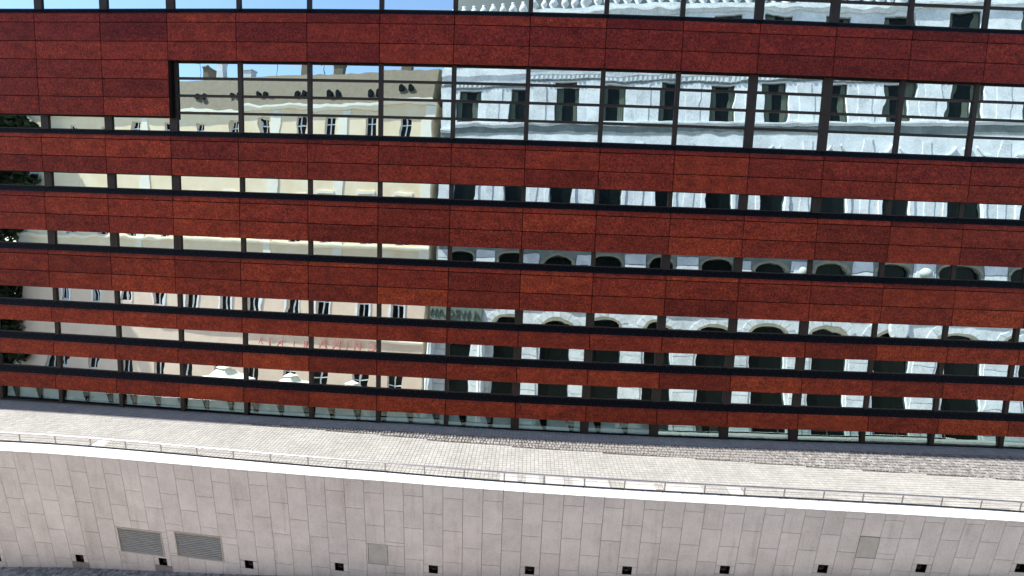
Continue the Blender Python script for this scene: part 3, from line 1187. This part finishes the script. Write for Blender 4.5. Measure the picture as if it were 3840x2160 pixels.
# pilaster strips down the facade
for u in (-0.55, -11.2, -20.9, -40.3, -56.9):
    link('pilaster', MB().box(u - 0.55, u + 0.55, 0, 0.07, Z(-5.0), Z(13.2)).mesh('pilaster', M_TRIM), cream, FC.M)
roof = MB().prism([(0.15, Z(13.82)), (-1.3, Z(17.7)), (-8.0, Z(19.2)), (-12.0, Z(13.82))], -CW, 0)
rf = link('roof', roof.mesh('cream_roof', M_ROOF), cream, FC.M)
for k, u in enumerate([-3.2 - 4.85 * k for k in range(11)]):
    for du in (-0.48, 0.48):
        d = MB()
        prof = [(u + du - 0.25, Z(14.75)), (u + du + 0.25, Z(14.75)), (u + du + 0.25, Z(15.25))] + \
               [(u + du + 0.25 * math.cos(a), Z(15.25) + 0.25 * math.sin(a)) for a in (0.5, 1.05, 1.57, 2.1, 2.64)] + [(u + du - 0.25, Z(15.25))]
        n = len(prof)
        d.v = [(a, 0.02, b) for a, b in prof] + [(a, -1.6, b) for a, b in prof]
        d.f = [tuple(range(n))] + [(i, n + i, n + (i + 1) % n, (i + 1) % n) for i in range(n)]
        d.m = [0] * len(d.f)
        link('dormer', d.mesh('dormer', M_DPANE), rf, FC.M)
for u, h_, w_ in ((-4.0, 1.6, 0.9), (-13.5, 1.3, 1.2), (-19.0, 1.9, 0.8), (-26.8, 1.2, 1.3), (-31.5, 2.4, 1.0), (-33.2, 1.5, 0.8), (-43.0, 1.8, 1.1)):
    c = MB().box(u - w_ / 2, u + w_ / 2, -3.0, -2.1, Z(16.9), Z(17.7) + h_)
    c.box(u - w_ / 2 - 0.08, u + w_ / 2 + 0.08, -3.08, -2.02, Z(17.7) + h_, Z(17.85) + h_)
    link('chimney', c.mesh('chimney', M_PAL if u in (-31.5, -26.8) else M_ROOF), rf, FC.M)
for u, h_ in ((-16.0, 2.6), (-23.8, 3.2), (-29.5, 2.2), (-35.5, 3.4)):
    a = MB().tube((u, -3.6, Z(17.0)), (u, -3.6, Z(17.2) + h_), 0.035, 5)
    a.tube((u - 0.5, -3.6, Z(16.9) + h_), (u + 0.5, -3.6, Z(17.1) + h_), 0.02, 4)
    link('antenna', a.mesh('antenna', M_SLATE), rf, FC.M)
for i, (u, ch_, sz) in enumerate(((-6.6, 'C', 1.4), (-8.3, 'H', 1.4), (-9.6, 'I', 1.4), (-10.8, 'N', 1.4), (-12.4, 'A', 1.4),
                                  (-15.2, 'R', 0.95), (-16.5, 'I', 0.95), (-18.4, 'A', 0.95), (-19.6, 'I', 0.95), (-20.8, 'A', 0.95))):
    me = text_mesh(ch_, sz, 0.05, M_RED)
    # letters face the street (+n), so they read backwards in the glass
    L = FC.M @ Matrix.Translation((u, 0.26, Z(-13.2))) @ Matrix.Rotation(R(180), 4, 'Z') @ Matrix.Rotation(R(90), 4, 'X')
    link('sign_letter', me, cream, L)
# ---- parasols in front of it, on a low terrace
TERR = Z(-19.2)
tag(link('terrace', MB().box(-32, 2, 1.2, 11.5, PLAZA_Z - 0.4, TERR).mesh('terrace', M_STREET), None, FC.M), kind='structure')
for i, (u, n_, lab) in enumerate(((-21.4, 6.0, 'cream square parasol farthest from the white stone house, seen in the lower glass strip'),
                                  (-13.2, 6.0, 'middle one of three cream square parasols, seen in the lower glass strip'),
                                  (-5.6, 6.0, 'cream square parasol nearest the white stone house, seen in the lower glass strip'))):
    loc = FC.M @ Vector((u, n_, TERR))
    pr = root('parasol', tuple(loc), lab, 'parasol', 'parasols in front of the cream house')
    T = Matrix.Translation(loc) @ Matrix.Rotation(R(3 + 8 * i), 4, 'Z')
    ez, az, w_ = 2.5, 3.65, 2.35
    c = MB()
    rim = [(-w_, -w_, ez), (0, -w_, ez + .10), (w_, -w_, ez), (w_, 0, ez + .10), (w_, w_, ez), (0, w_, ez + .10), (-w_, w_, ez), (-w_, 0, ez + .10)]
    mid = [(x * 0.45, y * 0.45, ez + 0.36) for x, y, z in rim]
    top = [(x * 0.16, y * 0.16, az - 0.18) for x, y, z in rim]
    c.v = rim + mid + top + [(x, y, z - 0.16) for x, y, z in rim]
    for k in range(8):
        q = (k + 1) % 8
        c.f += [(k, q, 8 + q, 8 + k), (8 + k, 8 + q, 16 + q, 16 + k), (24 + k, 24 + q, q, k)]
    c.f.append(tuple(16 + k for k in range(8)))
    c.m = [0] * len(c.f)
    link('canopy', c.mesh('canopy', M_PARASOL), pr, T)
    v = MB()
    v.v = [(x * 0.24, y * 0.24, az - 0.12) for x, y, z in rim] + [(0, 0, az + 0.22)]
    v.f = [(k, (k + 1) % 8, 8) for k in range(8)]
    v.m = [0] * 8
    link('vent_cap', v.mesh('vent_cap', M_PARASOL), pr, T)
    link('pole', MB().tube((0, 0, 0.05), (0, 0, az), 0.035, 8).mesh('pole', M_SLATE), pr, T)
    link('base', MB().box(-0.4, 0.4, -0.4, 0.4, 0.0, 0.1).mesh('parasol_base', M_SLATE), pr, T)

# ---- white stone house
FP = Frame(-11.7, -5.0, R(7.0))
pal = root('white_stone_house', tuple(FP.M @ Vector((30, 0, PLAZA_Z))), 'ornate white stone house with pilasters, arches and roof balustrade, mirrored on the right', 'house')
PWID = 68.0
pu = [3.9 + 5.5 * k for k in range(12)]
prow = [
    (Z(18.2), Z(21.2), [(u, 2.6, 0) for u in pu]),
    (Z(11.2), Z(14.9), [(u, 2.25, 0) for u in pu]),
    (Z(1.2), Z(6.6), [(u, 2.3, 0) for u in pu]),
    (Z(-7.0), Z(-2.2), [(u, 2.9, 0.6) for u in pu]),
    (Z(-18.4), Z(-8.45), [(u, 3.1, 0.62) for u in pu])]
m = MB(); wall_rows(m, 0, PWID, Z(-7.75), Z(-0.2), prow[3:4], 0.6)
link('mezzanine_wall', m.mesh('palace_mezzanine', M_PAL_SHADE), pal, FP.M)  # shadow of the cornice above painted in as darker stone
m = MB(); wall_rows(m, 0, PWID, PLAZA_Z - 0.5, Z(-7.75), prow[4:], 0.6)
link('lower_wall', m.mesh('palace_lower', M_PAL), pal, FP.M)
m = MB(); wall_rows(m, 0, PWID, Z(-0.2), Z(21.9), prow[:3], 0.6)
link('upper_wall', m.mesh('palace_upper', M_PAL), pal, FP.M)
for ri, (zb, zt, ops) in enumerate(prow):
    for u, w, rise in ops:
        win_part(pal, FP, u, w, zb, zt, 'curtain' if ri in (0, 1) else 'dark')
        if ri == 2:
            for sx in (-1, 1):
                link('window_jamb', MB().box(u + sx * (w / 2 + 0.2) - 0.16, u + sx * (w / 2 + 0.2) + 0.16, 0, 0.10, zb, zt + 0.3).mesh('pj', M_PAL), pal, FP.M)
            # swan-neck pediment
            pd = MB()
            pd.box(u - 1.75, u + 1.75, 0, 0.20, zt + 0.95, zt + 1.2)
            for sx in (-1, 1):
                for i in range(6):
                    a, b = i / 6, (i + 1) / 6
                    f_ = lambda t: zt + 1.25 + 0.75 * t - 0.35 * math.sin(math.pi * t)
                    ua, ub = u + sx * (1.8 - 1.45 * a), u + sx * (1.8 - 1.45 * b)
                    if ua > ub: ua, ub, a, b = ub, ua, b, a
                    pd.hexa([(ua, 0, f_(a)), (ub, 0, f_(b)), (ub, .22, f_(b)), (ua, .22, f_(a)), (ua, 0, f_(a) + .2), (ub, 0, f_(b) + .2), (ub, .22, f_(b) + .2), (ua, .22, f_(a) + .2)])
            link('pediment', pd.mesh('pediment', M_PAL), pal, FP.M)
        if ri in (3, 4):
            # arch ring
            ar = MB()
            n = 10
            for i in range(n):
                a, b = math.pi * (1 - i / n), math.pi * (1 - (i + 1) / n)
                def P_(t, k): return (u + (w / 2 + k) * math.cos(t), zt - rise + (rise + k) * math.sin(t))
                q = [P_(a, 0.02), P_(b, 0.02), P_(b, 0.26), P_(a, 0.26)]
                ar.hexa([(q[0][0], 0, q[0][1]), (q[1][0], 0, q[1][1]), (q[1][0], 0.07, q[1][1]), (q[0][0], 0.07, q[0][1]),
                         (q[3][0], 0, q[3][1]), (q[2][0], 0, q[2][1]), (q[2][0], 0.07, q[2][1]), (q[3][0], 0.07, q[3][1])])
            link('arch_ring', ar.mesh('arch_ring', M_OLIVE), pal, FP.M)
            if ri == 4:
                for i in range(7):
                    t0, t1 = math.pi * (0.93 - 0.123 * i), math.pi * (0.93 - 0.123 * (i + 1)) + 0.025
                    def V_(t, k): return (u + (w / 2 + k * 0.9) * math.cos(t), zt - rise + (rise + k) * math.sin(t))
                    q = [V_(t0, 0.29), V_(t1, 0.29), V_(t1, 0.95), V_(t0, 0.95)]
                    vm = MB()
                    vm.hexa([(q[0][0], 0, q[0][1]), (q[1][0], 0, q[1][1]), (q[1][0], 0.05, q[1][1]), (q[0][0], 0.05, q[0][1]),
                             (q[3][0], 0, q[3][1]), (q[2][0], 0, q[2][1]), (q[2][0], 0.05, q[2][1]), (q[3][0], 0.05, q[3][1])])
                    link('voussoir', vm.mesh('voussoir', M_PAL), pal, FP.M)
# pilasters between the bays, rusticated courses below
for k in range(13):
    u = 1.15 + 5.5 * k
    for zb, zt, w, pr in ((10.9, 14.9, 1.3, 0.05), (0.4, 9.3, 0.75, 0.06)):
        link('pilaster', MB().box(u - w / 2, u + w / 2, 0, pr, Z(zb), Z(zt)).mesh('pilaster', M_PAL), pal, FP.M)
    for zz in range(20):
        zb = -18.3 + 0.86 * zz
        if -9.6 < zb < -7.2 or zb > -2.2: continue
        link('quoin', MB().box(u - 0.95, u + 0.95, 0, 0.06, Z(zb), Z(zb) + 0.80).mesh('quoin', M_PAL), pal, FP.M)
    if k % 2 == 1 and k > 5:
        # carved head in a square frame on the pier
        q = MB().box(u - 0.75, u + 0.75, 0, 0.10, Z(-4.0), Z(-2.1))
        link('carving_frame', q.mesh('carving_frame', M_PAL), pal, FP.M)
        s_ = MB().lathe([(0.05, -0.5), (0.42, -0.3), (0.52, 0.05), (0.40, 0.35), (0.1, 0.5)], 9)
        link('carved_head', s_.mesh('carved_head', M_PAL2, smooth=True), pal, FP.M @ Matrix.Translation((u, 0.18, Z(-2.95))))
for zc, hgt, pr in ((15.6, 1.3, 0.24), (10.75, 0.35, 0.22), (-1.3, 0.5, 0.5), (-7.75, 0.4, 0.10), (21.5, 0.5, 0.30), (17.6, 0.3, 0.12)):
    link('cornice', MB().prism([(0, Z(zc)), (pr * 0.4, Z(zc)), (pr * 0.6, Z(zc) + hgt * 0.4), (pr, Z(zc) + hgt * 0.6), (pr, Z(zc) + hgt), (0, Z(zc) + hgt)], -0.02, PWID).mesh('cornice', M_PAL), pal, FP.M)
link('shade_band', MB().box(0.0, PWID, 0.0, 0.03, Z(9.95), Z(10.74)).mesh('shade_band', M_PAL_SHADE), pal, FP.M)  # shadow under the ledge, painted as a dark strip
link('shade_band', MB().box(0.0, PWID, 0.0, 0.03, Z(15.0), Z(15.18)).mesh('shade_band', M_PAL_SHADE), pal, FP.M)  # same painted shade below the dentils
dn = MB()
for k in range(150):
    dn.box(0.2 + 0.45 * k, 0.42 + 0.45 * k, 0.0, 0.13, Z(15.2), Z(15.5))
tag(link('dentils', dn.mesh('dentils', M_PAL), pal, FP.M), kind='stuff')
# balustrade along the roof edge
link('balustrade_base', MB().box(0, PWID, -0.5, 0.2, Z(22.0), Z(22.35)).mesh('balustrade_base', M_PAL), pal, FP.M)
bal = MB().lathe([(0.20, 0.0), (0.16, 0.10), (0.40, 0.45), (0.42, 0.62), (0.26, 1.0), (0.15, 1.18), (0.2, 1.3)], 10).mesh('baluster', M_PAL, smooth=True)
for k in range(64):
    link('baluster', bal, pal, FP.M @ Matrix.Translation((0.7 + 1.05 * k, -0.12, Z(22.35))))
link('slate_roof', MB().prism([(-1.2, Z(22.0)), (-2.4, Z(27.2)), (-10, Z(27.4)), (-12, Z(22.0))], 1.0, PWID).mesh('slate_roof', M_SLATE), pal, FP.M)
# body behind both facades
link('body', MB().box(0.0, PWID, -12, -0.62, PLAZA_Z - 0.5, Z(22.0)).mesh('palace_body', M_PAL2), pal, FP.M)
link('body', MB().box(-CW, -0.02, -12, -0.52, PLAZA_Z - 0.5, Z(13.8)).mesh('cream_body', M_CREAM), cream, FC.M)
# porch columns and lettering at the corner of the white house
for u in (0.2, 6.8):
    c = MB()
    n = 16
    prof = [(0.50, Z(-19.2)), (0.50, Z(-18.8)), (0.42, Z(-18.7)), (0.38, Z(-10.2)), (0.50, Z(-10.0)), (0.50, Z(-9.5))]
    for r_, z_ in prof:
        for i in range(n):
            t = 2 * math.pi * i / n
            rr = r_ * (1.0 if i % 2 else 0.86)
            c.v.append((u + rr * math.cos(t), 0.55 + rr * math.sin(t), z_))
    for a in range(len(prof) - 1):
        for i in range(n):
            j = (i + 1) % n
            c.f.append((a * n + i, a * n + j, (a + 1) * n + j, (a + 1) * n + i)); c.m.append(0)
    link('column', c.mesh('column', M_PAL), pal, FP.M)
sb = link('sign_board', MB().box(-0.1, 6.4, 0.05, 0.32, Z(-9.15), Z(-7.75)).mesh('sign_board', M_SIGNB), pal, FP.M)
link('lettering', text_mesh('A WROCŁAW', 1.05, 0.03, M_DLET), sb, FP.M @ Matrix.Translation((3.0, 0.36, Z(-8.9))) @ Matrix.Rotation(R(180), 4, 'Z') @ Matrix.Rotation(R(90), 4, 'X'))
# shield over the arches
sh = MB()
for i in range(16):
    t = 2 * math.pi * i / 16
    sh.v.append((1.0 * math.cos(t), 0.10, 1.25 * math.sin(t) - (0.35 if math.sin(t) < -0.8 else 0)))
for i in range(16):
    t = 2 * math.pi * i / 16
    sh.v.append((0.75 * math.cos(t), 0.26, 1.0 * math.sin(t)))
sh.f = [(i, 16 + i, 16 + (i + 1) % 16, (i + 1) % 16) for i in range(16)] + [tuple(16 + i for i in reversed(range(16)))]
sh.m = [0] * len(sh.f)
link('shield', sh.mesh('shield', M_PAL), pal, FP.M @ Matrix.Translation((1.15 + 5.5 * 9 - 2.2, 0.05, Z(-7.9))))


# ---- dark tree at the far end of the street
def tree(loc, H, RAD, lab):
    t = root('street_tree', loc, lab, 'tree', 'dark trees at the end of the street')
    base = Matrix.Translation(loc)
    tr = MB()
    tr.tube((0, 0, -0.2), (0.2, 0.1, H * 0.35), 0.5, 9, 0.36)
    tr.tube((0.2, 0.1, H * 0.33), (0.0, 0.2, H * 0.7), 0.36, 8, 0.15)
    for k in range(7):
        a = k * 2.4
        z0 = H * (0.3 + 0.05 * k)
        tr.tube((0.15, 0.1, z0), (RAD * 0.6 * math.cos(a), RAD * 0.6 * math.sin(a), z0 + H * 0.2), 0.16, 6, 0.05)
    link('trunk', tr.mesh('trunk', M_BARK), t, base)
    lv = MB()
    rnd = random.Random(int(abs(loc[0]) * 10))
    cl = [(rnd.gauss(0, RAD * 0.45), rnd.gauss(0, RAD * 0.45), H * rnd.uniform(0.06, 0.97), rnd.uniform(0.8, 1.9)) for _ in range(280)]
    for cx, cy, cz, r_ in cl:
        for _ in range(100):
            p = Vector((rnd.gauss(0, 1), rnd.gauss(0, 1), rnd.gauss(0, 1))).normalized() * r_ * rnd.uniform(0.5, 1.0) + Vector((cx, cy, cz))
            d1 = Vector((rnd.gauss(0, 1), rnd.gauss(0, 1), rnd.gauss(0, 1))).normalized()
            d2 = d1.orthogonal().normalized()
            s_ = rnd.uniform(0.35, 0.65)
            lv.poly([p - d1 * s_, p + d2 * s_ * 0.6, p + d1 * s_, p - d2 * s_ * 0.6])
    tag(link('crown', lv.mesh('crown', M_LEAF), t, base), kind='stuff')


tree((-73.5, -6.5, PLAZA_Z), 37.0, 4.8, 'tall dark leafy tree left of the cream house, seen in the glass')
tree((-81.0, -8.0, PLAZA_Z), 37.5, 6.0, 'broad dark tree farthest left in the glass reflections')
